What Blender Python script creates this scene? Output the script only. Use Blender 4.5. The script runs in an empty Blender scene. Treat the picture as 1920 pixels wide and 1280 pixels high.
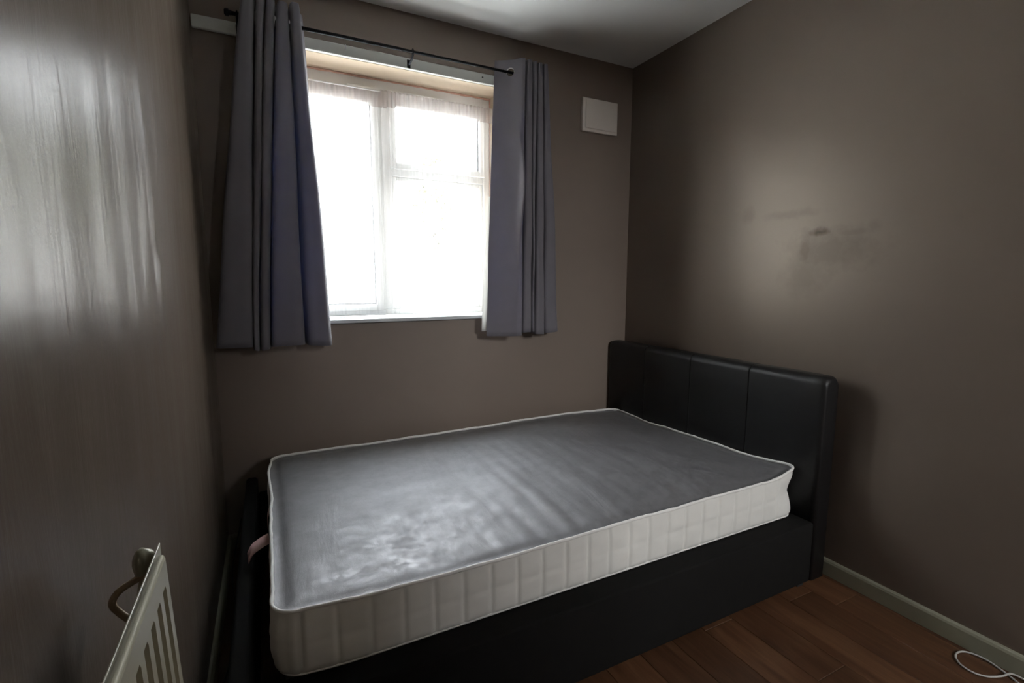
import bpy, bmesh, math, random
from mathutils import Vector, Matrix, noise
random.seed(7)
scene = bpy.context.scene
C = scene.collection

# ---------------- camera, world, light, exposure ----------------
cd = bpy.data.cameras.new('camera'); cam = bpy.data.objects.new('camera', cd); C.objects.link(cam)
cd.sensor_width = 36.0; cd.lens = 912.73 / 1920 * 36.0; cd.clip_start = 0.02; cd.clip_end = 300
r_ = Vector((0.89376862, -0.44852593, 0.00146752)); u_ = Vector((0.0548706, 0.11258567, 0.99212584)); f_ = Vector((0.44515938, 0.88665042, -0.12523642))
m = Matrix((r_, u_, -f_)).transposed().to_4x4(); m.translation = Vector((0.20862, -2.36779, 1.18229)); cam.matrix_world = m
scene.camera = cam
scene.view_settings.view_transform = 'Standard'; scene.view_settings.look = 'None'
scene.view_settings.exposure = 0.0; scene.view_settings.gamma = 1.0; scene.view_settings.use_curve_mapping = False

SKY = 21.0
wd = bpy.data.worlds.new('overcast_sky'); scene.world = wd; wd.use_nodes = True
nt = wd.node_tree; bg = nt.nodes['Background']
tc = nt.nodes.new('ShaderNodeTexCoord'); sx = nt.nodes.new('ShaderNodeSeparateXYZ'); rp = nt.nodes.new('ShaderNodeValToRGB')
nt.links.new(tc.outputs['Generated'], sx.inputs[0]); nt.links.new(sx.outputs['Z'], rp.inputs[0]); nt.links.new(rp.outputs[0], bg.inputs[0])
rp.color_ramp.elements[0].color = (1.0, 0.985, 0.96, 1); rp.color_ramp.elements[0].position = 0.0
rp.color_ramp.elements[1].color = (0.84, 0.92, 1.0, 1); rp.color_ramp.elements[1].position = 0.8
bg.inputs[1].default_value = SKY

W = 2.1805; H = 2.4; FRONT = -3.35
OX0, OX1, OZ0, OZ1, DEP = 0.25, 1.35, 1.0, 2.155, 0.165     # window opening and reveal depth

# portal that only guides the sky light through the window opening
ld = bpy.data.lights.new('window_portal', 'AREA'); ld.shape = 'RECTANGLE'; ld.size = 1.2; ld.size_y = 1.25; ld.cycles.is_portal = True
lo = bpy.data.objects.new('window_portal', ld); C.objects.link(lo); lo.location = (0.8, 0.34, 1.58); lo.rotation_euler = (math.radians(-90), 0, 0)

# added light of an assumed, unseen landing lamp; brightens mattress side and back wall
ld = bpy.data.lights.new('assumed_landing_light', 'AREA'); ld.shape = 'RECTANGLE'; ld.size = .55; ld.size_y = .6; ld.energy = 80; ld.color = (.97, .99, 1)
lo = bpy.data.objects.new('assumed_landing_light', ld); C.objects.link(lo); lo.location = (1.86, -4.75, 2.12)
lo.rotation_euler = Vector((-.15, 3.0, -1.1)).to_track_quat('-Z', 'Y').to_euler()

# sun behind the house: lights the ground and the far facades, never enters the window
ld = bpy.data.lights.new('sun', 'SUN'); ld.energy = 95; ld.angle = .01; ld.color = (1, .97, .92)
lo = bpy.data.objects.new('sun', ld); C.objects.link(lo); lo.rotation_euler = Vector((.25, .62, -.74)).to_track_quat('-Z', 'Y').to_euler()

# ---------------- materials ----------------
class NT:
    def __init__(s, name):
        s.m = bpy.data.materials.new(name); s.m.use_nodes = True; s.t = s.m.node_tree; s.b = s.t.nodes['Principled BSDF']
    def n(s, typ, **k):
        x = s.t.nodes.new(typ)
        for a, b in k.items(): setattr(x, a, b)
        return x
    def l(s, a, b): s.t.links.new(a, b)
    def math(s, op, a, b=None, c=None, clamp=False):
        x = s.n('ShaderNodeMath', operation=op); x.use_clamp = clamp
        for i, v in enumerate((a, b, c)):
            if v is None: continue
            if isinstance(v, (int, float)): x.inputs[i].default_value = v
            else: s.l(v, x.inputs[i])
        return x.outputs[0]
    def coord(s, scale=(1, 1, 1), loc=(0, 0, 0)):
        t = s.n('ShaderNodeTexCoord'); mp = s.n('ShaderNodeMapping'); mp.inputs['Scale'].default_value = scale; mp.inputs['Location'].default_value = loc
        s.l(t.outputs['Object'], mp.inputs[0]); return mp.outputs[0]
    def noise(s, scale=5, detail=4, rough=.55, vec=None, dist=0):
        x = s.n('ShaderNodeTexNoise'); x.inputs['Scale'].default_value = scale; x.inputs['Detail'].default_value = detail; x.inputs['Roughness'].default_value = rough; x.inputs['Distortion'].default_value = dist
        s.l(vec if vec is not None else s.coord(), x.inputs['Vector']); return x.outputs['Fac']
    def ramp(s, fac, stops):
        x = s.n('ShaderNodeValToRGB'); s.l(fac, x.inputs[0]); e = x.color_ramp.elements
        e[0].position, e[0].color = stops[0][0], (*stops[0][1], 1); e[1].position, e[1].color = stops[-1][0], (*stops[-1][1], 1)
        for p, c in stops[1:-1]: q = e.new(p); q.color = (*c, 1)
        return x.outputs[0]
    def mix(s, fac, a, b, mode='MIX'):
        x = s.n('ShaderNodeMix', data_type='RGBA', blend_type=mode)
        if isinstance(fac, (int, float)): x.inputs[0].default_value = fac
        else: s.l(fac, x.inputs[0])
        for i, v in ((6, a), (7, b)):
            if isinstance(v, tuple): x.inputs[i].default_value = (*v, 1)
            else: s.l(v, x.inputs[i])
        return x.outputs[2]
    def bump(s, h, strength=.2, dist=.002, prev=None):
        x = s.n('ShaderNodeBump'); x.inputs['Strength'].default_value = strength; x.inputs['Distance'].default_value = dist; s.l(h, x.inputs['Height'])
        if prev is not None: s.l(prev, x.inputs['Normal'])
        return x.outputs[0]
    def spot(s, cy, cz, ry, rz, axis='Y', soft=.6, wob=0.0):
        """soft elliptical blot on a wall, 0..1"""
        t = s.n('ShaderNodeTexCoord'); sp = s.n('ShaderNodeSeparateXYZ'); s.l(t.outputs['Object'], sp.inputs[0])
        a = s.math('DIVIDE', s.math('SUBTRACT', sp.outputs[axis], cy), ry); b = s.math('DIVIDE', s.math('SUBTRACT', sp.outputs['Z'], cz), rz)
        d = s.math('SQRT', s.math('ADD', s.math('MULTIPLY', a, a), s.math('MULTIPLY', b, b)))
        if wob: d = s.math('ADD', d, s.math('MULTIPLY', s.math('SUBTRACT', s.noise(22, 3), .5), wob))
        return s.math('DIVIDE', s.math('SUBTRACT', 1.0, d, clamp=False), soft, clamp=True)

def simple(name, col, rough=.5, var=.08, nscale=20, bump=.0, metal=0, spec=.5, bscale=200):
    s = NT(name); b = s.b
    n = s.noise(nscale, 4); c = s.mix(n, tuple(x * (1 - var) for x in col), tuple(min(1, x * (1 + var)) for x in col)); s.l(c, b.inputs['Base Color'])
    b.inputs['Roughness'].default_value = rough; b.inputs['Metallic'].default_value = metal; b.inputs['Specular IOR Level'].default_value = spec
    if bump: s.l(s.bump(s.noise(bscale, 3), bump, .001), b.inputs['Normal'])
    return s.m

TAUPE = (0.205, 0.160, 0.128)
def wall_mat(name, kind):
    s = NT(name); b = s.b
    big = s.noise(1.6, 3); fine = s.noise(9, 5)
    c = s.mix(s.math('MULTIPLY', big, .6), tuple(x * .93 for x in TAUPE), tuple(x * 1.08 for x in TAUPE))
    c = s.mix(s.math('MULTIPLY', fine, .25), c, tuple(x * .86 for x in TAUPE))
    bmp = s.bump(s.noise(160, 4), .12, .0012)
    if kind == 'left':
        st = s.noise(1, 5, .6, s.coord((1, 13, 2.2)), .4); st2 = s.noise(1, 4, .6, s.coord((1, 45, 4)), .2)
        bmp = s.bump(st, .35, .006, bmp); bmp = s.bump(st2, .04, .002, bmp)
        marks = None
        for (y, z, ry, rz) in ((-1.678, 1.302, .0035, .006), (-1.487, 1.362, .004, .016), (-1.495, 1.342, .004, .008), (-1.50, 1.375, .0025, .01), (-1.74, 1.249, .003, .003), (-1.43, 1.36, .002, .02)):
            k = s.spot(y, z, ry, rz, soft=.5, wob=1.0); marks = k if marks is None else s.math('MAXIMUM', marks, k)
        c = s.mix(s.math('MULTIPLY', marks, .7), c, (0.07, 0.05, 0.045))
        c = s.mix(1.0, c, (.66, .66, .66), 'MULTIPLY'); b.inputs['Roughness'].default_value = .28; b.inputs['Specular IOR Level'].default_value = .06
    elif kind == 'right':
        marks = None
        for (y, z, ry, rz, w) in ((-1.155, 1.372, .05, .022, .55), (-1.10, 1.31, .035, .09, .28), (-1.2, 1.30, .22, .10, .20), (-1.28, 1.36, .10, .02, .18), (-1.03, 1.455, .16, .025, .14), (-.83, 1.47, .04, .05, .14), (-1.1, 1.2, .12, .10, .16), (-1.35, 1.38, .03, .03, .12)):
            k = s.math('MULTIPLY', s.spot(y, z, ry, rz, soft=.7, wob=1.2), w); marks = k if marks is None else s.math('MAXIMUM', marks, k)
        c = s.mix(marks, c, (0.035, 0.022, 0.012)); s.l(s.math('SUBTRACT', .78, marks, clamp=True), b.inputs['Specular IOR Level'])
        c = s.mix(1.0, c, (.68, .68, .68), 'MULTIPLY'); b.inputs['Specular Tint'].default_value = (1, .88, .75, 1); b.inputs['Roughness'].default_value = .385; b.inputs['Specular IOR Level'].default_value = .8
    else:
        b.inputs['Roughness'].default_value = .5; b.inputs['Specular IOR Level'].default_value = .45
    s.l(c, b.inputs['Base Color']); s.l(bmp, b.inputs['Normal']); return s.m

M = {}
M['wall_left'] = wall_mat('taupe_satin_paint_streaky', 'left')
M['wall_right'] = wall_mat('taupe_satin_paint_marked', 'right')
M['wall'] = wall_mat('taupe_satin_paint', 'plain')
M['ceiling'] = simple('ceiling_white', (.80, .80, .78), .85, .03, 3, .1)
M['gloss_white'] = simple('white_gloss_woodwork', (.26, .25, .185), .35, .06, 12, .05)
M['batten'] = simple('white_painted_batten', (.62, .63, .59), .4, .06, 14, .05)
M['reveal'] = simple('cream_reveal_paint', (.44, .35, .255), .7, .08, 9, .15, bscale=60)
M['upvc'] = simple('white_upvc', (.80, .81, .80), .3, .02)
M['caulk'] = simple('pink_old_sealant', (.55, .33, .26), .8, .3, 40, .3)
M['sill'] = simple('grey_white_sill', (.55, .57, .58), .45, .06)
M['black_metal'] = simple('black_pole_metal', (.012, .012, .014), .6, .1, 30, spec=.15)
M['silver'] = simple('silver_ring', (.6, .6, .62), .3, .05, 30, metal=.9)
M['dark_hole'] = simple('dark_screw', (.05, .045, .04), .6)
M['vent'] = simple('white_plastic_cover', (.66, .60, .54), .5, .03)
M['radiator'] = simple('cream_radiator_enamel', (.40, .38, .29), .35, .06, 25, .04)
M['radiator_groove'] = M['radiator']
M['pipe'] = simple('tan_old_pipe_paint', (.42, .30, .19), .4, .15, 40)
M['cable_white'] = simple('white_cable_sheath', (.45, .43, .40), .5)
M['cable_black'] = simple('black_cable_sheath', (.02, .02, .02), .5)
M['leather'] = None
s = NT('black_faux_leather'); s.b.inputs['Roughness'].default_value = .45; s.b.inputs['Specular IOR Level'].default_value = .32
v = s.n('ShaderNodeTexVoronoi'); v.inputs['Scale'].default_value = 330; s.l(s.coord(), v.inputs['Vector'])
s.l(s.mix(s.noise(6), (.010, .0095, .010), (.015, .014, .014)), s.b.inputs['Base Color']); s.l(s.bump(v.outputs[0], .25, .0008, s.bump(s.noise(7, 3), .25, .006)), s.b.inputs['Normal']); M['leather'] = s.m

M['leather_matt'] = simple('matt_black_fabric', (.010, .0095, .009), .9, .2, 30, .2, spec=.1, bscale=400)
s = NT('grey_velour_mattress_top'); s.b.inputs['Roughness'].default_value = .50; s.b.inputs['Specular IOR Level'].default_value = 1.0; s.b.inputs['IOR'].default_value = 1.85; s.b.inputs['Specular Tint'].default_value = (1, .97, 1, 1)
n1 = s.noise(5, 6, .65); n2 = s.noise(45, 5, .75); n3 = s.noise(14, 5, .7)
s.l(s.math('MULTIPLY', s.math('ADD', n3, n2), .60), s.b.inputs['Roughness']); s.l(s.math('ADD', s.math('MULTIPLY', n2, 1.2), .35, clamp=True), s.b.inputs['Specular IOR Level'])
c = s.mix(n1, (.050, .049, .050), (.095, .092, .096)); c = s.mix(s.math('MULTIPLY', n2, .35), c, (.19, .187, .192)); s.l(c, s.b.inputs['Base Color'])
s.l(s.bump(s.noise(350, 3), .3, .001, s.bump(s.noise(1, 5, .6, s.coord((9, 2.2, 1)), .5), .35, .008)), s.b.inputs['Normal']); M['velour'] = s.m

def fabric(name, ca, cb, rough=.8, weave=600, sheen=0.0):
    s = NT(name); s.l(s.mix(s.noise(14, 5), ca, cb), s.b.inputs['Base Color']); s.b.inputs['Roughness'].default_value = rough; s.b.inputs['Specular IOR Level'].default_value = .25
    s.b.inputs['Sheen Weight'].default_value = sheen
    s.l(s.bump(s.noise(weave, 2), .25, .0006), s.b.inputs['Normal']); return s
M['mattress_side'] = fabric('white_quilted_border', (.70, .685, .65), (.80, .785, .75)).m
M['tape'] = fabric('white_edge_tape', (.72, .70, .68), (.85, .83, .80)).m
M['pink_label'] = fabric('pale_pink_label', (.62, .36, .35), (.72, .48, .46)).m

s = fabric('grey_mauve_curtain', (.17, .158, .178), (.21, .196, .216), .62, 500, .25); out = s.t.nodes['Material Output']
tl = s.n('ShaderNodeBsdfTranslucent'); tl.inputs[0].default_value = (.16, .19, .34, 1); mx = s.n('ShaderNodeMixShader'); mx.inputs[0].default_value = .18
s.l(s.b.outputs[0], mx.inputs[1]); s.l(tl.outputs[0], mx.inputs[2]); s.l(mx.outputs[0], out.inputs[0]); M['curtain'] = s.m
s = fabric('white_curtain_lining', (.78, .77, .74), (.86, .85, .82)); out = s.t.nodes['Material Output']
tl = s.n('ShaderNodeBsdfTranslucent'); tl.inputs[0].default_value = (.8, .8, .78, 1); mx = s.n('ShaderNodeMixShader'); mx.inputs[0].default_value = .4
s.l(s.b.outputs[0], mx.inputs[1]); s.l(tl.outputs[0], mx.inputs[2]); s.l(mx.outputs[0], out.inputs[0]); M['lining'] = s.m

def net_mat(name, clear, dif=.65, col=(.84, .81, .78)):
    s = NT(name); out = s.t.nodes['Material Output']
    tr = s.n('ShaderNodeBsdfTransparent'); tl = s.n('ShaderNodeBsdfTranslucent'); tl.inputs[0].default_value = (.90, .885, .87, 1)
    df = s.n('ShaderNodeBsdfDiffuse'); df.inputs[0].default_value = (*col, 1)
    m1 = s.n('ShaderNodeMixShader'); m1.inputs[0].default_value = dif; s.l(tl.outputs[0], m1.inputs[1]); s.l(df.outputs[0], m1.inputs[2])
    m2 = s.n('ShaderNodeMixShader'); s.l(s.math('ADD', s.math('MULTIPLY', s.noise(1, 3, .5, s.coord((70, 70, 2))), -.35), 1.17 - clear), m2.inputs[0])
    s.l(tr.outputs[0], m2.inputs[1]); s.l(m1.outputs[0], m2.inputs[2]); s.l(m2.outputs[0], out.inputs[0]); return s.m
M['net'] = net_mat('sheer_white_net', .80); M['net_header'] = net_mat('sheer_white_net_gathered_tape', .22, .93, (.60, .53, .50))

s = NT('clear_window_glass'); out = s.t.nodes['Material Output']; tr = s.n('ShaderNodeBsdfTransparent'); tr.inputs[0].default_value = (.97, .98, .98, 1)
gl = s.n('ShaderNodeBsdfGlossy'); gl.inputs['Roughness'].default_value = .02; fr = s.n('ShaderNodeValue'); fr.outputs[0].default_value = .05
mx = s.n('ShaderNodeMixShader'); s.l(fr.outputs[0], mx.inputs[0]); s.l(tr.outputs[0], mx.inputs[1]); s.l(gl.outputs[0], mx.inputs[2]); s.l(mx.outputs[0], out.inputs[0]); M['glass'] = s.m

def plank_mat():
    s = NT('walnut_laminate'); oi = s.n('ShaderNodeObjectInfo')
    t = s.n('ShaderNodeTexCoord'); mp = s.n('ShaderNodeMapping'); mp.inputs['Scale'].default_value = (1, .09, 1); s.l(t.outputs['Object'], mp.inputs[0])
    off = s.n('ShaderNodeVectorMath', operation='SCALE'); cm = s.n('ShaderNodeCombineXYZ'); s.l(oi.outputs['Random'], cm.inputs[0]); s.l(oi.outputs['Random'], cm.inputs[1]); s.l(cm.outputs[0], off.inputs[0]); off.inputs['Scale'].default_value = 37
    ad = s.n('ShaderNodeVectorMath', operation='ADD'); s.l(mp.outputs[0], ad.inputs[0]); s.l(off.outputs[0], ad.inputs[1])
    g = s.noise(26, 6, .65, ad.outputs[0], 1.2); g2 = s.noise(120, 3, .6, ad.outputs[0])
    c = s.ramp(g, [(.25, (.045, .019, .009)), (.5, (.088, .039, .018)), (.75, (.140, .070, .034))])
    c = s.mix(s.math('MULTIPLY', g2, .25), c, (.05, .022, .011))
    hs = s.n('ShaderNodeHueSaturation'); s.l(c, hs.inputs['Color']); s.l(s.math('ADD', s.math('MULTIPLY', oi.outputs['Random'], .55), .75), hs.inputs['Value']); s.l(hs.outputs[0], s.b.inputs['Base Color'])
    s.b.inputs['Roughness'].default_value = .42; s.l(s.bump(g2, .1, .0005), s.b.inputs['Normal']); return s.m
M['plank'] = plank_mat()
M['underlay'] = simple('dark_underlay', (.04, .025, .018), .9)
M['pavement'] = simple('pale_concrete', (.80, .79, .77), .9, .15, 1)
M['render_white'] = simple('white_house_render', (.80, .79, .75), .9, .05, 1)
M['roof_grey'] = simple('grey_roof_covering', (.07, .075, .085), .8, .15, 3)
M['brick_tan'] = simple('tan_chimney_brick', (.30, .20, .12), .9, .15, 8)
M['leaf'] = simple('yellow_green_leaves', (.16, .165, .09), .8, .3, 5)
M['bark'] = simple('brown_bark', (.10, .07, .05), .9, .2, 8)
M['house_glass'] = simple('dark_house_window', (.05, .06, .07), .1)

# ---------------- helpers ----------------
def obj(name, bm, mat, parent=None, smooth=False, props=None):
    me = bpy.data.meshes.new(name); bm.normal_update(); bm.to_mesh(me); bm.free()
    if mat: me.materials.append(mat)
    if smooth: me.polygons.foreach_set('use_smooth', [True] * len(me.polygons))
    o = bpy.data.objects.new(name, me); C.objects.link(o)
    if parent: o.parent = parent
    for k, v in (props or {}).items(): o[k] = v
    return o
def tag(o, label, cat, group=None):
    o['label'] = label; o['category'] = cat
    if group: o['group'] = group
    return o
def empty(name, loc=(0, 0, 0)):
    o = bpy.data.objects.new(name, None); C.objects.link(o); o.location = loc; o.empty_display_size = .1; return o
def box(bm, x0, y0, z0, x1, y1, z1, bev=0, seg=2):
    r = bmesh.ops.create_cube(bm, size=1); vs = r['verts']
    for v in vs: v.co = Vector(((x0 + x1) / 2 + v.co.x * (x1 - x0), (y0 + y1) / 2 + v.co.y * (y1 - y0), (z0 + z1) / 2 + v.co.z * (z1 - z0)))
    if bev:
        es = list({e for v in vs for e in v.link_edges})
        bmesh.ops.bevel(bm, geom=es, offset=bev, segments=seg, affect='EDGES', profile=.5)
    return bm
def bx(*a, **k): return box(bmesh.new(), *a, **k)
def tube(bm, pts, r, n=10, closed=False, caps=True):
    pts = [Vector(p) for p in pts]; N = len(pts); rings = []; prev = None
    for i, p in enumerate(pts):
        if closed: t = pts[(i + 1) % N] - pts[i - 1]
        else: t = pts[min(i + 1, N - 1)] - pts[max(i - 1, 0)]
        t.normalize()
        if prev is None:
            a = Vector((0, 0, 1)) if abs(t.z) < .9 else Vector((1, 0, 0)); nrm = t.cross(a).normalized()
        else: nrm = (prev - t * prev.dot(t)).normalized()
        prev = nrm; b = t.cross(nrm); rr = r[i] if isinstance(r, (list, tuple)) else r
        rings.append([bm.verts.new(p + (nrm * math.cos(2 * math.pi * k / n) + b * math.sin(2 * math.pi * k / n)) * rr) for k in range(n)])
    for i in range(N if closed else N - 1):
        A, B = rings[i], rings[(i + 1) % N]
        for k in range(n): bm.faces.new((A[k], A[(k + 1) % n], B[(k + 1) % n], B[k]))
    if caps and not closed: bm.faces.new(rings[0][::-1]); bm.faces.new(rings[-1])
    return bm
def spline(pts, per=8, closed=False):
    P = [Vector(p) for p in pts]; N = len(P); out = []
    for i in range(N if closed else N - 1):
        g = (lambda j: P[j % N]) if closed else (lambda j: P[max(0, min(N - 1, j))])
        p0, p1, p2, p3 = g(i - 1), g(i), g(i + 1), g(i + 2)
        for k in range(per):
            t = k / per
            out.append(.5 * ((2 * p1) + (p2 - p0) * t + (2 * p0 - 5 * p1 + 4 * p2 - p3) * t * t + (3 * p1 - p0 - 3 * p2 + p3) * t ** 3))
    if not closed: out.append(P[-1])
    return out
def torus(bm, c, axis, R, r, n=28, k=8):
    axis = Vector(axis).normalized(); a = axis.orthogonal().normalized(); b = axis.cross(a)
    return tube(bm, [Vector(c) + (a * math.cos(2 * math.pi * i / n) + b * math.sin(2 * math.pi * i / n)) * R for i in range(n)], r, k, closed=True)
ST = {'kind': 'structure'}

# ---------------- room shell ----------------
fl = obj('floor', bx(0, FRONT, -.10, W, 0, -.012), M['underlay'], props=ST)
PW = .1345; x0 = 1.21 - 9 * PW - .0; cols = []
x = x0
while x < W:
    a, b = max(0.004, x), min(W - .004, x + PW)
    if b - a > .01: cols.append((a, b))
    x += PW
for ci, (a, b) in enumerate(cols):
    y = -.004 - random.random() * .9
    ys = [-.004]
    while y > FRONT + .2: ys.append(y); y -= 1.22
    ys.append(FRONT + .004)
    for j in range(len(ys) - 1):
        g = .0006
        o = obj('plank', bx(-(b - a) / 2 + g, -(ys[j] - ys[j + 1]) / 2 + g, -.012, (b - a) / 2 - g, (ys[j] - ys[j + 1]) / 2 - g, 0, bev=.0012, seg=1), M['plank'], fl)
        o.location = ((a + b) / 2, (ys[j] + ys[j + 1]) / 2, 0)

obj('ceiling', bx(-.1, FRONT - .1, H, W + .1, .25, H + .12), M['ceiling'], props=ST)
DX0, DX1, DH = 1.42, 2.10, 2.02                        # open doorway behind the photographer
bm = bmesh.new(); box(bm, -.1, FRONT - .12, -.1, DX0, FRONT, H); box(bm, DX1, FRONT - .12, -.1, W + .1, FRONT, H); box(bm, DX0, FRONT - .12, DH, DX1, FRONT, H)
obj('wall_front', bm, M['wall'], props=ST)

# left wall: slightly uneven plaster built as real relief
bm = bmesh.new(); NY, NZ = 150, 110
def relief(y, z):
    d = .0022 * noise.noise(Vector((y * 3.0, z * .9, 3.1))) + .0016 * noise.noise(Vector((y * 11, z * 1.6, 7.7))) + .0006 * noise.noise(Vector((y * 30, z * 3, 1.7)))
    yr = -1.03 - .07 * math.sin((z - .95) * 2.6) + .006 * math.sin(z * 23)
    d += .0062 * math.exp(-((y - yr) / .012) ** 2) * max(0, min(1, (z - 1.0) * 6)) * max(0, min(1, (1.75 - z) * 3))
    yr2 = -1.17 + .05 * math.sin(z * 5)
    d += .0040 * math.exp(-((y - yr2) / .02) ** 2) * max(0, min(1, (z - 1.05) * 4)) * max(0, min(1, (1.6 - z) * 3))
    e = min(1, (-y) / .06) * min(1, (y - FRONT) / .06) * min(1, z / .1) * min(1, (H - z) / .06)
    return (d) * max(0, e)
ys = [FRONT * i / NY for i in range(NY + 1)]
G = [[bm.verts.new((relief(y, H * k / NZ), y, H * k / NZ)) for k in range(NZ + 1)] for y in ys]
for i in range(NY):
    for k in range(NZ): bm.faces.new((G[i][k], G[i][k + 1], G[i + 1][k + 1], G[i + 1][k]))
o = obj('wall_left', bm, M['wall_left'], props=ST, smooth=True)
bm = bmesh.new(); bm.from_mesh(o.data); box(bm, -.12, FRONT - .1, -.1, -.008, .25, H); bm.to_mesh(o.data); bm.free()
obj('wall_right', bx(W, FRONT - .1, -.1, W + .12, .25, H), M['wall_right'], props=ST)

bm = bmesh.new()
for a in ((0, 0, -.1, OX0, .25, H), (OX1, 0, -.1, W, .25, H), (OX0, 0, -.1, OX1, .25, OZ0 - .02), (OX0, 0, OZ1, OX1, .25, H)): box(bm, *a)
obj('wall_back', bm, M['wall'], props=ST)

# skirting boards
def skirting(name, length, loc, rz, x_thick=.014, h=.066):
    bm = bmesh.new(); prof = [(0, 0), (-x_thick, 0), (-x_thick, h - .012), (-x_thick + .003, h - .004), (-x_thick + .007, h), (0, h)]
    A = [bm.verts.new((0, p[0], p[1])) for p in prof]; B = [bm.verts.new((length, p[0], p[1])) for p in prof]
    for i in range(len(prof)): j = (i + 1) % len(prof); bm.faces.new((A[i], A[j], B[j], B[i]))
    bm.faces.new(A[::-1]); bm.faces.new(B); bmesh.ops.recalc_face_normals(bm, faces=bm.faces)
    o = obj(name, bm, M['gloss_white'], props=ST); o.location = loc; o.rotation_euler = (0, 0, rz); return o
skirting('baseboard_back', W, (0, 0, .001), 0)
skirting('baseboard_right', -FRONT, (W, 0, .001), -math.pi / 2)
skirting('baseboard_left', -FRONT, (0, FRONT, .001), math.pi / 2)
# unseen landing outside the door behind the photographer, lit by the added lamp
bm = bmesh.new(); box(bm, .5, -5.2, -.1, .6, FRONT - .12, H); box(bm, .5, -5.3, -.1, 3.1, -5.2, H); box(bm, 3.0, -5.2, -.1, 3.1, FRONT - .12, H)
obj('wall_landing', bm, M['wall'], props=ST)
obj('floor_landing', bx(.5, -5.3, -.1, 3.1, FRONT - .001, -.004), M['underlay'], props=ST); obj('ceiling_landing', bx(.5, -5.3, H, 3.1, FRONT - .12, H + .1), M['ceiling'], props=ST)
bm = bmesh.new(); box(bm, DX0 + .0, FRONT - .125, 0, DX0 + .02, FRONT + .012, DH); box(bm, DX1 - .02, FRONT - .125, 0, DX1, FRONT + .012, DH); box(bm, DX0, FRONT - .125, DH - .02, DX1, FRONT + .012, DH)
obj('trim_3', bm, M['gloss_white'], props=ST)
lt = tag(empty('assumed_landing_lamp', (1.86, -4.75, 2.17)), 'assumed round white lamp added on the unseen landing behind the camera', 'lamp')


# reveal lining, thin shell just inside the opening
bm = bmesh.new(); t = .006
box(bm, OX0, .001, OZ1 - t, OX1, .25, OZ1 - .0005); box(bm, OX0 + .0005, .001, OZ0, OX0 + t, .25, OZ1 - t); box(bm, OX1 - t, .001, OZ0, OX1 - .0005, .25, OZ1 - t)
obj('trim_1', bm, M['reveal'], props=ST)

# ---------------- window ----------------
win = empty('window_1', (0, 0, 0)); win['kind'] = 'structure'
FY0, FY1 = DEP, DEP + .06
X0, X1, Z0, Z1 = OX0 + t, OX1 - t, OZ0 + .002, OZ1 - t
def frame(name, parent, x0, x1, z0, z1, w, y0, y1, mat=None, bev=.004, wb=None, wt=None):
    bm = bmesh.new(); wb = wb or w; wt = wt or w
    box(bm, x0, y0, z0, x0 + w, y1, z1, bev); box(bm, x1 - w, y0, z0, x1, y1, z1, bev)
    box(bm, x0 + w * .95, y0 + .0005, z0, x1 - w * .95, y1, z0 + wb, bev); box(bm, x0 + w * .95, y0 + .0005, z1 - wt, x1 - w * .95, y1, z1, bev)
    return obj(name, bm, mat or M['upvc'], parent)
frame('frame', win, X0, X1, Z0, Z1, .042, FY0, FY1, wt=.062, wb=.03)
obj('mullion', bx(.735, FY0 + .001, Z0 + .03, .805, FY1, Z1 - .062, bev=.004), M['upvc'], win)
obj('transom', bx(.805, FY0 + .001, 1.700, X1 - .042, FY1, 1.742, bev=.004), M['upvc'], win)
def casement(x0, x1, z0, z1, w, name='casement'):
    c = frame(name, win, x0, x1, z0, z1, w, FY0 - .012, FY0 + .04, wt=w + .030)
    obj('pane', bx(x0 + w - .004, FY0 + .018, z0 + w - .004, x1 - w + .004, FY0 + .024, z1 - w + .004), M['glass'], c)
    bm = bmesh.new(); g = .006
    for a in ((x0 + w, FY0 + .008, z0 + w, x0 + w + g, FY0 + .018, z1 - w), (x1 - w - g, FY0 + .008, z0 + w, x1 - w, FY0 + .018, z1 - w), (x0 + w + g, FY0 + .008, z0 + w, x1 - w - g, FY0 + .018, z0 + w + g), (x0 + w + g, FY0 + .008, z1 - w - g, x1 - w - g, FY0 + .018, z1 - w)): box(bm, *a)
    obj('glazing_gasket', bm, M['roof_grey'], c); return c
casement(.797, X1 - .036, 1.735, Z1 - .055, .030)
fx = frame('fixed_bead', win, .805, X1 - .042, Z0 + .03, 1.700, .022, FY0 + .008, FY0 + .04)
obj('pane', bx(.82, FY0 + .018, Z0 + .045, X1 - .056, FY0 + .024, 1.685), M['glass'], fx)
casement(X0 + .036, .743, Z0 + .024, Z1 - .055, .034)
hd = obj('window_handle', tube(bmesh.new(), [(1.05, FY0 - .012, 1.748), (1.05, FY0 - .03, 1.748), (1.06, FY0 - .034, 1.748), (1.15, FY0 - .034, 1.745)], .006, 10), M['upvc'], win)
bm = bmesh.new(); tube(bm, [(X0 + .004 + (X1 - X0 - .008) * i / 40, FY0 - .004, OZ1 - t - .003 + random.uniform(-.0015, .0015)) for i in range(41)], [.0045 + random.uniform(-.0012, .0015) for i in range(41)], 8)
tube(bm, [(X1 - .003, FY0 - .004, Z0 + .03 + (Z1 - Z0 - .03) * i / 40) for i in range(41)], [.004 + random.uniform(-.001, .0015) for i in range(41)], 8)
obj('sealant', bm, M['caulk'], win)
obj('trickle_vent', bx(.60, FY0 - .018, Z1 - .058, .725, FY0, Z1 - .046, bev=.003), M['upvc'], win)
obj('trickle_vent', bx(.80, FY0 - .018, Z1 - .058, 1.08, FY0, Z1 - .046, bev=.003), M['upvc'], win)
obj('window_sill', bx(OX0 - .0, -.022, OZ0 - .018, OX1 + .0, FY0 + .02, OZ0, bev=.004), M['sill'], win)

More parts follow.
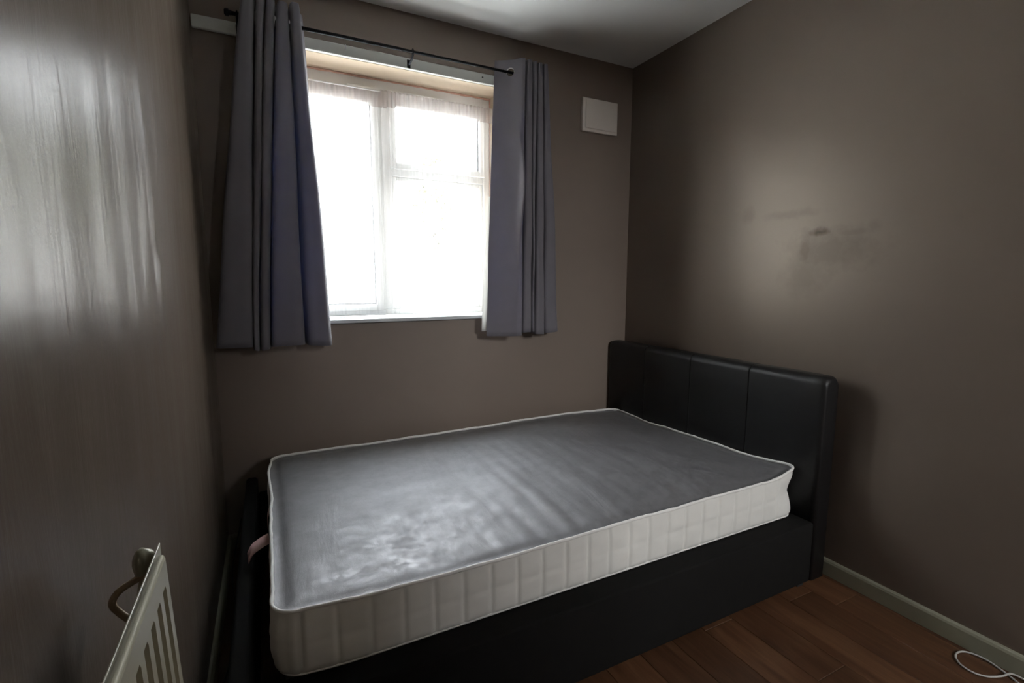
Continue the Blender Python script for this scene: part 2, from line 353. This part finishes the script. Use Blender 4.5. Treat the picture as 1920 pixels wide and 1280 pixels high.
# ---------------- batten over the window ----------------
bt = empty('trim_2', (0, 0, 0)); bt['kind'] = 'structure'
obj('batten', bx(.006, -.02, 2.1492, 1.50, -.0005, 2.196, bev=.003), M['batten'], bt)
obj('screw', tube(bmesh.new(), [(1.222, -.018, 2.176), (1.222, -.0225, 2.176)], .004, 10), M['dark_hole'], bt)
obj('screw', tube(bmesh.new(), [(.175, -.018, 2.17), (.175, -.0225, 2.17)], .004, 10), M['dark_hole'], bt)
obj('cup_hook', tube(bmesh.new(), spline([(.573, -.018, 2.176), (.573, -.03, 2.176), (.573, -.036, 2.184), (.573, -.032, 2.192)], 5), .0016, 8), M['silver'], bt)

# ---------------- curtain rod ----------------
RY, RZ = -.09, 2.195
rod = tag(empty('curtain_rod', (.13, 0, RZ)), 'thin black metal curtain rod running above the window from wall corner to right curtain', 'curtain rod')
def P(name, bm, mat, par, smooth=True):
    o = obj(name, bm, mat, par, smooth); o.matrix_parent_inverse = Matrix.Translation(-Vector(par.location)); return o
P('pole', tube(bmesh.new(), [(.145, RY, RZ), (.80, RY, RZ)], .0075, 14), M['black_metal'], rod)
P('pole', tube(bmesh.new(), [(.80, RY, RZ), (1.528, RY, RZ)], .0062, 14), M['black_metal'], rod)
P('finial', tube(bmesh.new(), [(.146, RY, RZ), (.138, RY, RZ), (.137, RY, RZ), (.126, RY, RZ), (.122, RY, RZ)], [.009, .009, .013, .013, .008], 16), M['black_metal'], rod)
P('finial', tube(bmesh.new(), [(1.526, RY, RZ), (1.528, RY, RZ), (1.529, RY, RZ), (1.531, RY, RZ), (1.533, RY, RZ)], [.008, .008, .010, .010, .006], 16), M['black_metal'], rod)
for bxx in (.165, .852, 1.50):
    w = -.0205 if bxx < 1.49 else -.0005
    bm = bmesh.new(); tube(bm, spline([(bxx, w, 2.165), (bxx, -.05, 2.166), (bxx, -.082, 2.172), (bxx, -.100, 2.186)], 6), .0045, 10)
    torus(bm, (bxx, RY, RZ), (1, 0, 0), .0105, .003, 20, 8)
    box(bm, bxx - .008, w - .003, 2.150, bxx + .008, w, 2.186, .001)
    P('bracket', bm, M['black_metal'], rod)

# ---------------- eyelet curtains ----------------
def curtain(name, label, top, bot, z0, z1, eyes, seedv, bulge=None, lin=None):
    """top / bot: plan cross-sections (x, y) with equal point counts"""
    root = tag(empty(name, ((top[0][0] + top[-1][0]) / 2, RY, z0)), label, 'curtain', None)
    per = 12; T = spline([(a, b, 0) for a, b in top], per); B = spline([(a, b, 0) for a, b in bot], per); n = len(T)
    zs = [z1 - .0035 * i for i in range(32)]; zc = zs[-1]
    k = 46; zs += [zc + (z0 - zc) * (i / k) for i in range(1, k + 1)]
    bm = bmesh.new(); G = []
    for z in zs:
        s = (z1 - z) / (z1 - z0); w = s ** .85; row = []
        for i in range(n):
            p = T[i].lerp(B[i], w); u = i / (n - 1)
            a = min(1, s * 3)
            p = p + Vector((.006 * a * noise.noise(Vector((u * 6, z * 2.2, seedv))), .010 * a * noise.noise(Vector((u * 9, z * 3.1, seedv + 5))), 0))
            if bulge: p = p + bulge(u, z)
            zz = z + (1 - min(1, (z - z0) / .25)) * .010 * math.sin(u * 9 + seedv) if s > .5 else z
            row.append(bm.verts.new((p.x, p.y, zz)))
        G.append(row)
    cross = []
    for i in range(n - 1):
        a, b = G[12][i].co, G[12][i + 1].co
        if (a.y - RY) * (b.y - RY) <= 0 and abs(a.y - b.y) > 1e-7:
            f = (RY - a.y) / (b.y - a.y); cross.append((a.lerp(b, f), (b - a).normalized()))
    for j in range(len(zs) - 1):
        for i in range(n - 1):
            q = [G[j][i], G[j][i + 1], G[j + 1][i + 1], G[j + 1][i]]; c = sum((v.co for v in q), Vector()) / 4
            if any((c - Vector((p.x, RY, RZ))).length < .0185 for p, _ in cross if abs(c.y - RY) < .03): continue
            bm.faces.new(q)
    bm.verts.ensure_lookup_table()
    for v in [v for v in bm.verts if not v.link_faces]: bm.verts.remove(v)
    pl = obj('fabric', bm, M['curtain'], root, True); pl.matrix_parent_inverse = Matrix.Translation(-Vector(root.location))
    sm = pl.modifiers.new('thickness', 'SOLIDIFY'); sm.thickness = .0018; sm.offset = 0
    for p, tn in cross:
        ax = Vector((-tn.y, tn.x, 0)).normalized()
        bm = bmesh.new(); torus(bm, (p.x, RY, RZ), ax, .0205, .0030, 28, 8)
        e = obj('eyelet', bm, M['silver'], root, True); e.matrix_parent_inverse = Matrix.Translation(-Vector(root.location))
    # stitched hem strip and lining edge
    if lin:
        side, wdt, za = lin; bm = bmesh.new(); rows = []
        zz = [za + (z0 + .015 - za) * i / 24 for i in range(25)]
        for z in zz:
            s = (z1 - z) / (z1 - z0); w = s ** .85; p = T[0].lerp(B[0], w); g = (za - z) / (za - z0)
            off = wdt * min(1, .35 + g)
            rows.append([bm.verts.new((p.x - off * q + .006, p.y + .012 + .006 * q, z)) for q in (0, .5, 1)])
        for a, b in zip(rows, rows[1:]):
            for q in range(2): bm.faces.new((a[q], a[q + 1], b[q + 1], b[q]))
        l = obj('lining', bm, M['lining'], root, True, {'label': 'white lining edge'}); l.matrix_parent_inverse = Matrix.Translation(-Vector(root.location))
        sm = l.modifiers.new('thickness', 'SOLIDIFY'); sm.thickness = .0012
    return root

F, K = -.132, -.045
def folds(spec):
    # spec: list of (x_left, x_right, y_front); narrow deep dips between the flat fronts
    out = []
    for k, (a, b, yf) in enumerate(spec):
        if k: pb = spec[k - 1][1]; out += [(pb + (a - pb) * .35, yf + .045), ((pb + a) / 2, yf + .088), (a - (a - pb) * .35, yf + .045)]
        out += [(a, yf - .002), ((a + b) / 2, yf - .010), (b, yf - .002)]
    return out
topL = [(.186, -.070)] + folds([(.190, .226, -.128), (.238, .262, -.128), (.272, .296, -.130), (.312, .342, -.118), (.356, .384, -.132)]) + [(.390, -.075), (.402, -.045)]
botL = [(.016, -.075)] + folds([(.026, .140, -.132), (.152, .168, -.130), (.178, .205, -.132), (.222, .338, -.150), (.366, .446, -.128)]) + [(.460, -.085), (.448, -.055)]
curtain('eyelet_curtain', 'grey mauve eyelet curtain flaring wide at the hem, left of the window by the corner', topL, botL, .900, 2.262, None, 1.3)
topR = [(1.278, -.045), (1.295, -.055), (1.345, -.088)] + folds([(1.380, 1.404, -.126), (1.416, 1.442, -.126), (1.452, 1.472, -.122), (1.482, 1.502, -.120), (1.512, 1.534, -.118)]) + [(1.538, -.08), (1.542, -.05)]
botR = [(1.205, -.092), (1.235, -.105), (1.290, -.130)] + folds([(1.330, 1.378, -.142), (1.394, 1.440, -.134), (1.450, 1.462, -.126), (1.474, 1.528, -.126), (1.542, 1.618, -.112)]) + [(1.622, -.075), (1.612, -.05)]
def bulge(u, z):
    # creased fold on the broad first panel
    if u > .3: return Vector((0, 0, 0))
    uc = .05 + .16 * (2.02 - z) / .5
    h = math.exp(-((u - min(uc, .13)) / .022) ** 2) * math.exp(-((z - 1.60) / .22) ** 2)
    return Vector((0, -.034 * h, 0))
curtain('eyelet_curtain', 'grey mauve eyelet curtain with one silver ring showing, right of the window', topR, botR, .905, 2.255, None, 4.1, bulge, ('l', .026, 1.60))

# ---------------- net curtains inside the reveal ----------------
def net(label, xa, xb, dense, z0=1.012, z1=2.082, edge=None, yn=.129):
    root = tag(empty('net_curtain', ((xa + xb) / 2, .125, z0)), label, 'net curtain', 'sheer nets on the window')
    def build(name, za, zb, mat, amp):
        bm = bmesh.new(); n = int((xb - xa) * 420); rows = []; nz = max(4, int((zb - za) / .025))
        for j in range(nz + 1):
            z = za + (zb - za) * j / nz; row = []; s = (z1 - z) / (z1 - z0)
            for i in range(n + 1):
                u = i / n; x = xa + (xb - xa) * u
                if edge: x = edge(u, s, x)
                ph = x * 2 * math.pi / .021 + 3 * noise.noise(Vector((x * 12, 0, xa))); a = amp * (.6 + .5 * noise.noise(Vector((x * 9, z * 1.5, 2))))
                y = yn + a * math.sin(ph + s * 1.2 * noise.noise(Vector((x * 5, z, 4))))
                row.append(bm.verts.new((x, y, z)))
            rows.append(row)
        for A, B in zip(rows, rows[1:]):
            for i in range(n): bm.faces.new((A[i], A[i + 1], B[i + 1], B[i]))
        o = obj(name, bm, mat, root, True); o.matrix_parent_inverse = Matrix.Translation(-Vector(root.location)); return o
    build('net', z0, z1 - .075, M['net'], .008)
    build('gathered_heading', z1 - .075, z1, M['net_header'], .005)
    return root
net('sheer white gathered net over the left pane of the window', .262, .775, 1, edge=lambda u, s, x: x + (.045 * math.sin(min(1, s * 1.6) * math.pi / 2) * u ** 3))
net('sheer white gathered net over the right panes of the window', .745, 1.336, 1, yn=.108)
nr = tag(empty('net_rod', (.8, .125, 2.09)), 'slim white rod carrying the sheer nets inside the window reveal', 'curtain rod')
o = P('rod', tube(bmesh.new(), [(.257, .1185, 2.078), (1.343, .1185, 2.078)], .004, 10), M['upvc'], nr)

P('shade', tube(bmesh.new(), [(1.86, -4.75, 2.15), (1.86, -4.75, 2.17), (1.86, -4.75, 2.22)], [.16, .18, .12], 24), M['upvc'], lt)
P('flex', tube(bmesh.new(), [(1.86, -4.75, 2.22), (1.86, -4.75, 2.40)], .006, 8), M['upvc'], lt)

# ---------------- vent cover on the back wall ----------------
vc = tag(empty('vent_cover', (1.94, 0, 2.0)), 'square white plastic cover plate high on the back wall right of the window', 'wall vent')
P('back_plate', bx(1.820, -.024, 2.004, 2.060, -.0005, 2.182, bev=.004), M['vent'], vc, False)
P('front_panel', bx(1.838, -.031, 2.020, 2.050, -.023, 2.172, bev=.003), M['vent'], vc, False)

# ---------------- bed ----------------
BX0, BX1, BY0, BY1 = .085, 2.05, -1.305, -.03
bed = tag(empty('bed_frame', (1.07, -.67, 0)), 'low black faux leather bed frame with panelled headboard in the room corner', 'bed')
P('side_rail', bx(.13, BY0, .012, BX1 - .001, BY0 + .10, .255, bev=.010, seg=3), M['leather_matt'], bed)
P('side_rail', bx(.13, BY1 - .09, .012, BX1 - .001, BY1, .255, bev=.010, seg=3), M['leather_matt'], bed)
P('footboard', bx(BX0, BY0, .012, .1295, BY1, .325, bev=.014, seg=4), M['leather_matt'], bed)
for i in range(12):
    xx = .20 + i * .150; P('slat', bx(xx, BY0 + .101, .225, xx + .07, BY1 - .091, .246, bev=.003, seg=1), M['gloss_white'], bed, False)
bm = bmesh.new()
bm.free()
for (a, b) in ((.095, BY0 + .01), (.095, BY1 - .05), (1.99, BY0 + .01), (1.99, BY1 - .05)): P('foot', bx(a, b, 0, a + .035, b + .035, .014), M['cable_black'], bed, False)
hb = P('headboard', bx(2.066, BY0 + .004, .0, 2.132, -.012, .808, bev=.014, seg=4), M['leather'], bed)
def hpanel(y0, y1, e0, e1):
    bm = bmesh.new(); xf, xb, zt = 2.050, 2.130, .822; R = .032
    def prof(ins, dz):
        pts = [(xf + ins, .012)]
        for i in range(9):
            a = math.pi - i / 8 * math.pi / 2; pts.append((xf + ins + R + R * math.cos(a), zt - dz - R + R * math.sin(a)))
        pts += [(xb - .014, zt - dz), (xb, zt - dz - .016), (xb, .012)]; return pts
    st = []
    for k in range(7):
        f = k / 6; st.append((y0 + e0 * (1 - math.cos(f * math.pi / 2)), e0 * (1 - math.sin(f * math.pi / 2))))
    mid = [((y0 + e0) + (y1 - e1 - y0 - e0) * i / 8, -.0025 * math.sin(i / 8 * math.pi)) for i in range(1, 8)]
    en = [(y1 - e1 * (1 - math.cos(f * math.pi / 2)), e1 * (1 - math.sin(f * math.pi / 2))) for f in [1 - k / 6 for k in range(7)]]
    rings = [[bm.verts.new((px, y, pz)) for px, pz in prof(max(i, -.003) * .55, i * .7)] for y, i in st + mid + en]
    for A, B in zip(rings, rings[1:]):
        for i in range(len(A) - 1): bm.faces.new((A[i], A[i + 1], B[i + 1], B[i]))
        bm.faces.new((A[-1], A[0], B[0], B[-1]))
    bm.faces.new(rings[0]); bm.faces.new(rings[-1][::-1]); bmesh.ops.recalc_face_normals(bm, faces=bm.faces)
    return bm
yy = [BY0, -.979, -.652, -.328, -.010]
for i in range(4):
    P('headboard_panel', hpanel(yy[i], yy[i + 1], .026 if i == 0 else .007, .026 if i == 3 else .007), M['leather'], bed)
for y in yy[1:4]:
    P('seam_piping', tube(bmesh.new(), [(2.058, y, .26), (2.058, y, .76), (2.060, y, .785), (2.070, y, .806), (2.088, y, .817), (2.118, y, .819)], .0032, 8), M['leather'], bed)

# ---------------- mattress ----------------
mat_root = tag(empty('mattress', (1.1, -.66, .26)), 'bare mattress with grey top, white quilted sides and white piping on the black bed', 'mattress')
MX0, MX1, MY0, MY1, ZB = .180, 2.044, -1.232, -.095, .2555
def perim(n_s=.006, R=.055):
    pts = []
    segs = [((MX0 + R, MY0), (MX1 - R, MY0), 'x'), ((MX1, MY0 + R), (MX1, MY1 - R), 'y'), ((MX1 - R, MY1), (MX0 + R, MY1), 'x'), ((MX0, MY1 - R), (MX0, MY0 + R), 'y')]
    cs = [((MX1 - R, MY0 + R), -90), ((MX1 - R, MY1 - R), 0), ((MX0 + R, MY1 - R), 90), ((MX0 + R, MY0 + R), 180)]
    for (a, b, _), (c, a0) in zip(segs, cs):
        L = math.hypot(b[0] - a[0], b[1] - a[1]); k = int(L / .0045)
        for i in range(k): pts.append((a[0] + (b[0] - a[0]) * i / k, a[1] + (b[1] - a[1]) * i / k))
        for i in range(10):
            t_ = math.radians(a0 + 9 * i); pts.append((c[0] + R * math.cos(t_), c[1] + R * math.sin(t_)))
    return pts
def gs(a, s): return math.exp(-(a / s) ** 2)
def ztop(x, y):
    z = .424
    z += .026 * gs(x - MX1, .10) * gs(y - MY0, .14)           # corner pushed up against headboard
    z += .010 * gs(x - MX0, .16) * gs(y - MY0, .16)
    z -= .018 * gs(x - MX1, .20) * gs(y + .35, .28)
    z -= .004 * math.sin((x - MX0) * 3.1)
    z += .003 * noise.noise(Vector((x * 7, y * 7, 2)))
    return z
def edge_wob(x, y):
    return (.006 * noise.noise(Vector((x * 3, y * 9, 9))) + (.0025 * math.sin(y * 15) * gs(x - MX0, .05)))
PT = perim(); NP = len(PT)
cum = [0]
for i in range(NP): cum.append(cum[-1] + math.dist(PT[i], PT[(i + 1) % NP]))
def outward(i):
    a, b = PT[i - 1], PT[(i + 1) % NP]; d = Vector((b[1] - a[1], -(b[0] - a[0]), 0)).normalized(); return d
bm = bmesh.new(); rows = []; NR = 22
for j in range(NR + 1):
    f = j / NR; row = []
    for i, (x, y) in enumerate(PT):
        o_ = outward(i); zt = ztop(x, y) - .002; zb = ZB + .012 * gs(x - MX0, .10) * gs(y - MY0, .12)
        s_ = cum[i]; ph = (s_ % .0805) - .04025
        q = -.0065 * gs(abs(ph) - .04025, .0058) * (1 - gs(f - 0, .06)) * (1 - gs(f - 1, .06))
        prof = -.010 * (1 - min(1, f / .12)) ** 2 + .003 * math.sin(f * math.pi) - .0022 * gs(f - .52, .03)
        waist = -.018 * gs(x - MX1, .10) * gs(y - MY0, .10) * gs(f - .55, .22)
        bul = .006 * gs(x - MX0, .2) * math.sin(f * math.pi)
        w = .0022 * noise.noise(Vector((s_ * 14, f * 5, 1)))
        d = q + prof + waist + bul + w + edge_wob(x, y) * f
        row.append(bm.verts.new((x + o_.x * d, y + o_.y * d, zb + (zt - zb) * f)))
    rows.append(row)
for A, B in zip(rows, rows[1:]):
    for i in range(NP): j = (i + 1) % NP; bm.faces.new((A[i], A[j], B[j], B[i]))
bm.faces.new(rows[0][::-1])
P('border', bm, M['mattress_side'], mat_root)
edge = [(x + outward(i).x * edge_wob(x, y), y + outward(i).y * edge_wob(x, y)) for i, (x, y) in enumerate(PT)]
tp = [(x, y, ztop(x, y) + .001 + .0015 * noise.noise(Vector((x * 25, y * 25, 0)))) for x, y in edge]
P('lower_tape', tube(bmesh.new(), [(x - outward(i).x * .006, y - outward(i).y * .006, ZB + .004 + .012 * gs(x - MX0, .10) * gs(y - MY0, .12)) for i, (x, y) in enumerate(PT)], .0035, 6, closed=True), M['tape'], mat_root)
P('piping', tube(bmesh.new(), tp, [.0048 + .0012 * noise.noise(Vector((p[0] * 40, p[1] * 40, 3))) for p in tp], 8, closed=True), M['tape'], mat_root)
# top panel
bm = bmesh.new(); loops = []; KL = 90
yc = (MY0 + MY1) / 2
for k in range(KL + 1):
    f = 1 - (k / KL); row = []
    for i, (x, y) in enumerate(edge):
        # shrink towards the long centre segment so wrinkles stay dense
        cx = min(max(x, MX0 + .55), MX1 - .55); dx, dy = x - cx, y - yc
        X, Y = cx + dx * f, yc + dy * f
        dist = min(X - MX0, MX1 - X, Y - MY0, MY1 - Y); dist = max(0, dist)
        z = ztop(X, Y) - .0035
        z -= .006 * gs(dist - .022, .018)
        z += .007 * (1 - math.exp(-dist / .12))
        z += .024 * gs(X - 1.35, .48) * min(1, dist / .28)
        nf = (Y - MY0)
        along = math.exp(-max(0, nf - .04) / .42) * (1 - math.exp(-nf / .03))
        rid = noise.noise(Vector((X * 11 + .5 * (Y + 1.2), Y * 1.3, 5.5))) + .6 * noise.noise(Vector((X * 23, Y * 1.8, 8.5)))
        mask = gs(X - 1.05, .55)
        z += .0105 * rid * along * mask
        z += .0035 * noise.noise(Vector((X * 5 + Y * 3, Y * 4 - X * 2, 1.5))) * min(1, dist / .05)
        z += .0022 * noise.noise(Vector(((X + Y) * 9, (Y - X) * 2, 11))) * min(1, dist / .05) * gs(X - .3, .5)
        row.append(bm.verts.new((X, Y, z)))
    loops.append(row)
for A, B in zip(loops, loops[1:]):
    for i in range(NP): j = (i + 1) % NP; bm.faces.new((A[i], A[j], B[j], B[i]))
bmesh.ops.remove_doubles(bm, verts=bm.verts, dist=.0002)
bmesh.ops.recalc_face_normals(bm, faces=bm.faces)
P('top_panel', bm, M['velour'], mat_root)
# care tag hanging from the foot edge
def strip(pts, w, mat, name, parent, label=None):
    bm = bmesh.new(); pts = spline(pts, 6); A = [bm.verts.new(p) for p in pts]; B = [bm.verts.new(p + Vector(w)) for p in pts]
    for i in range(len(pts) - 1): bm.faces.new((A[i], A[i + 1], B[i + 1], B[i]))
    o = P(name, bm, mat, parent); s_ = o.modifiers.new('thickness', 'SOLIDIFY'); s_.thickness = .0008
    if label: o['label'] = label
strip([(.172, -.74, .395), (.150, -.745, .388), (.125, -.75, .374), (.112, -.755, .352)], (.004, -.045, -.012), M['pink_label'], 'care_tag', mat_root, 'small pale pink cloth tag')
strip([(.1745, -.60, .416), (.170, -.602, .395), (.169, -.603, .365)], (0, -.05, 0), M['pink_label'], 'care_tag', mat_root, 'small pale pink cloth tag')

# ---------------- radiator on the left wall ----------------
rad = tag(empty('radiator', (.075, -2.0, .24)), 'cream ribbed panel radiator standing off the left wall, seen almost end on', 'radiator')
RT, RB, Y1r, Y0r = .850, .25, -1.682, -2.65
bm = bmesh.new()
ysr = [Y1r]; y = Y1r - .016
while y > Y0r + .03:
    ysr += [y, y - .003, y - .0155, y - .0185]; y -= .0333
ysr += [y, Y0r]
def groove(yv):
    k = (Y1r - .016 - yv)
    if k < 0 or yv < Y0r + .02: return 0
    q = k % .0333; return 1 if .0025 < q < .016 else 0
zr = [RB, RB + .04, RB + .046, RT - .036, RT - .030, RT - .004, RT]
TL = math.tan(math.radians(2.2))
def rx(z, base): return base + (RT - z) * TL
G = []
for yv in ysr:
    row = []
    for zi, z in enumerate(zr):
        g = groove(yv) * (1 if 2 <= zi <= 3 else 0)
        row.append(bm.verts.new((rx(z, .0805) - .0055 * g - (.002 if zi in (0, 6) else 0), yv, z)))
    G.append(row)
for a, b in zip(G, G[1:]):
    for i in range(len(zr) - 1): bm.faces.new((a[i], b[i], b[i + 1], a[i + 1]))
back = [[bm.verts.new((rx(z, .0735), yv, z)) for z in (RB, RT)] for yv in ysr]
for (a, A), (b, B) in zip(zip(back, G), zip(back[1:], G[1:])):
    bm.faces.new((A[-1], B[-1], b[1], a[1])); bm.faces.new((A[0], a[0], b[0], B[0])); bm.faces.new((a[0], a[1], b[1], b[0]))
bm.faces.new([v for v in G[0]] + [back[0][1], back[0][0]]); bm.faces.new([v for v in G[-1]][::-1] + [back[-1][0], back[-1][1]])
bmesh.ops.recalc_face_normals(bm, faces=bm.faces)
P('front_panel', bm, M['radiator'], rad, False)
bm = bmesh.new(); box(bm, .0685, Y0r, RB + .01, .0705, Y1r + .034, RT + .001, bev=.0006, seg=1); box(bm, .0705, Y0r, RT - .012, .0740, Y1r + .006, RT - .004)
P('top_seam', tube(bmesh.new(), [(.0775, Y0r, RT - .001), (.0775, Y1r - .002, RT - .001)], .0026, 8), M['radiator'], rad)
P('back_panel', bm, M['radiator'], rad, False)
for yb in (-1.80, -2.5):
    P('wall_bracket', bx(.004, yb, RB + .05, .046, yb + .03, RT - .08, bev=.002), M['radiator'], rad, False)
P('valve_cap', tube(bmesh.new(), [(.056, -1.655, .814), (.056, -1.655, .822), (.055, -1.656, .834), (.053, -1.657, .843), (.050, -1.658, .849), (.048, -1.659, .8505)], [.010, .013, .0135, .011, .006, .001], 18), M['radiator'], rad)
P('valve_pipe', tube(bmesh.new(), spline([(.066, -1.668, .822), (.055, -1.664, .820), (.040, -1.66, .812), (.026, -1.66, .803), (.020, -1.66, .790), (.026, -1.66, .777), (.036, -1.662, .765)], 6), .0042, 10), M['pipe'], rad)
P('valve_body', tube(bmesh.new(), [(.056, -1.655, .815), (.052, -1.655, .79), (.046, -1.656, .775), (.040, -1.657, .75)], [.008, .009, .008, .007], 14), M['radiator'], rad)
P('supply_pipe', tube(bmesh.new(), spline([(.040, -1.657, .75), (.036, -1.657, .5), (.034, -1.657, .2), (.034, -1.657, .0)], 5), .0075, 12), M['radiator'], rad)

# ---------------- cables ----------------
c = tube(bmesh.new(), spline([(2.150, -2.05, .004), (2.135, -1.95, .004), (2.128, -1.89, .004), (2.138, -1.862, .004), (2.152, -1.830, .004), (2.1605, -1.800, .0045), (2.158, -1.768, .004), (2.142, -1.746, .004), (2.115, -1.739, .004), (2.085, -1.748, .004), (2.064, -1.772, .004), (2.062, -1.803, .004), (2.084, -1.828, .004), (2.118, -1.846, .007), (2.146, -1.856, .011), (2.160, -1.885, .006), (2.158, -1.96, .004)], 8), .0028, 8)
tag(obj('cable', c, M['cable_white'], None, True), 'thin white cable looped on the wood floor against the right skirting board', 'cable')
c = tube(bmesh.new(), spline([(.055, -.022, .14), (.045, -.03, .09), (.030, -.07, .035), (.022, -.20, .004), (.036, -.38, .004), (.060, -.55, .004), (.050, -.72, .004), (.030, -.86, .004), (.045, -1.0, .004)], 8), .003, 8)
tag(obj('cable', c, M['cable_black'], None, True), 'thin black cable trailing in the dark gap between left wall and bed foot', 'cable')

# ---------------- outdoors ----------------
obj('ground', bx(-60, 1.5, -3.3, 60, 90, -3.2), M['pavement'], props=ST)
def house(label, x0, x1, y0, top, roof_h, par):
    root = tag(empty('house', ((x0 + x1) / 2, y0 + 3, -3.2)), label, 'house', None)
    bm = bx(x0, y0, -3.2, x1, y0 + 7, top - roof_h); P('walls', bm, M['render_white'], root, False)
    bm = bmesh.new(); A = [(x0 - .2, y0 - .25, top - roof_h), (x1 + .2, y0 - .25, top - roof_h), (x1 + .2, y0 + 7.2, top - roof_h), (x0 - .2, y0 + 7.2, top - roof_h)]
    B = [(x0 + .2, y0 + .5, top), (x1 - .2, y0 + .5, top), (x1 - .2, y0 + 6.5, top), (x0 + .2, y0 + 6.5, top)]
    a = [bm.verts.new(p) for p in A]; b = [bm.verts.new(p) for p in B]
    for i in range(4): j = (i + 1) % 4; bm.faces.new((a[i], a[j], b[j], b[i]))
    bm.faces.new(a[::-1]); bm.faces.new(b); P('roof', bm, M['roof_grey'], root, False)
    for wx in range(int((x1 - x0) // 2.4)):
        for wz in (-2.0, .9):
            X = x0 + .7 + wx * 2.4; P('window', bx(X, y0 - .04, wz, X + 1.1, y0, wz + 1.2), M['upvc'], root, False)
house('far pale building with dark grey roof, seen just right of the window mullion', 5.6, 8.85, 30, 9.25, 1.75, 0)
house('far pale building with dark grey roof, seen at the right edge of the window', 12.9, 17.5, 30, 9.35, 1.6, 0)
TX, TY = 10.6, 30
tr = tag(empty('tree', (TX, TY, -3.2)), 'tall yellow green tree between the two far pale buildings', 'tree')
P('trunk', tube(bmesh.new(), [(TX, TY, -3.2), (TX + .1, TY, 2), (TX, TY, 6.5)], [.3, .22, .1], 10), M['bark'], tr)
bm = bmesh.new()
for i in range(900):
    a = random.uniform(0, 6.28); zz = 3.2 + random.random() * 6.1; rr = random.random() ** .5 * 1.2 * (math.sin(min(1, (zz - 2.8) / 7.2) * math.pi) + .15)
    c_ = Vector((TX + rr * math.cos(a), TY + rr * math.sin(a), zz)); d = Vector((random.uniform(-1, 1), random.uniform(-1, 1), random.uniform(-1, 1))).normalized(); e = d.orthogonal().normalized() * .18; g = d.cross(e).normalized() * .28
    bm.faces.new([bm.verts.new(c_ + v_) for v_ in (-e, -g, e, g)])
P('foliage', bm, M['leaf'], tr, False)['kind'] = 'stuff'
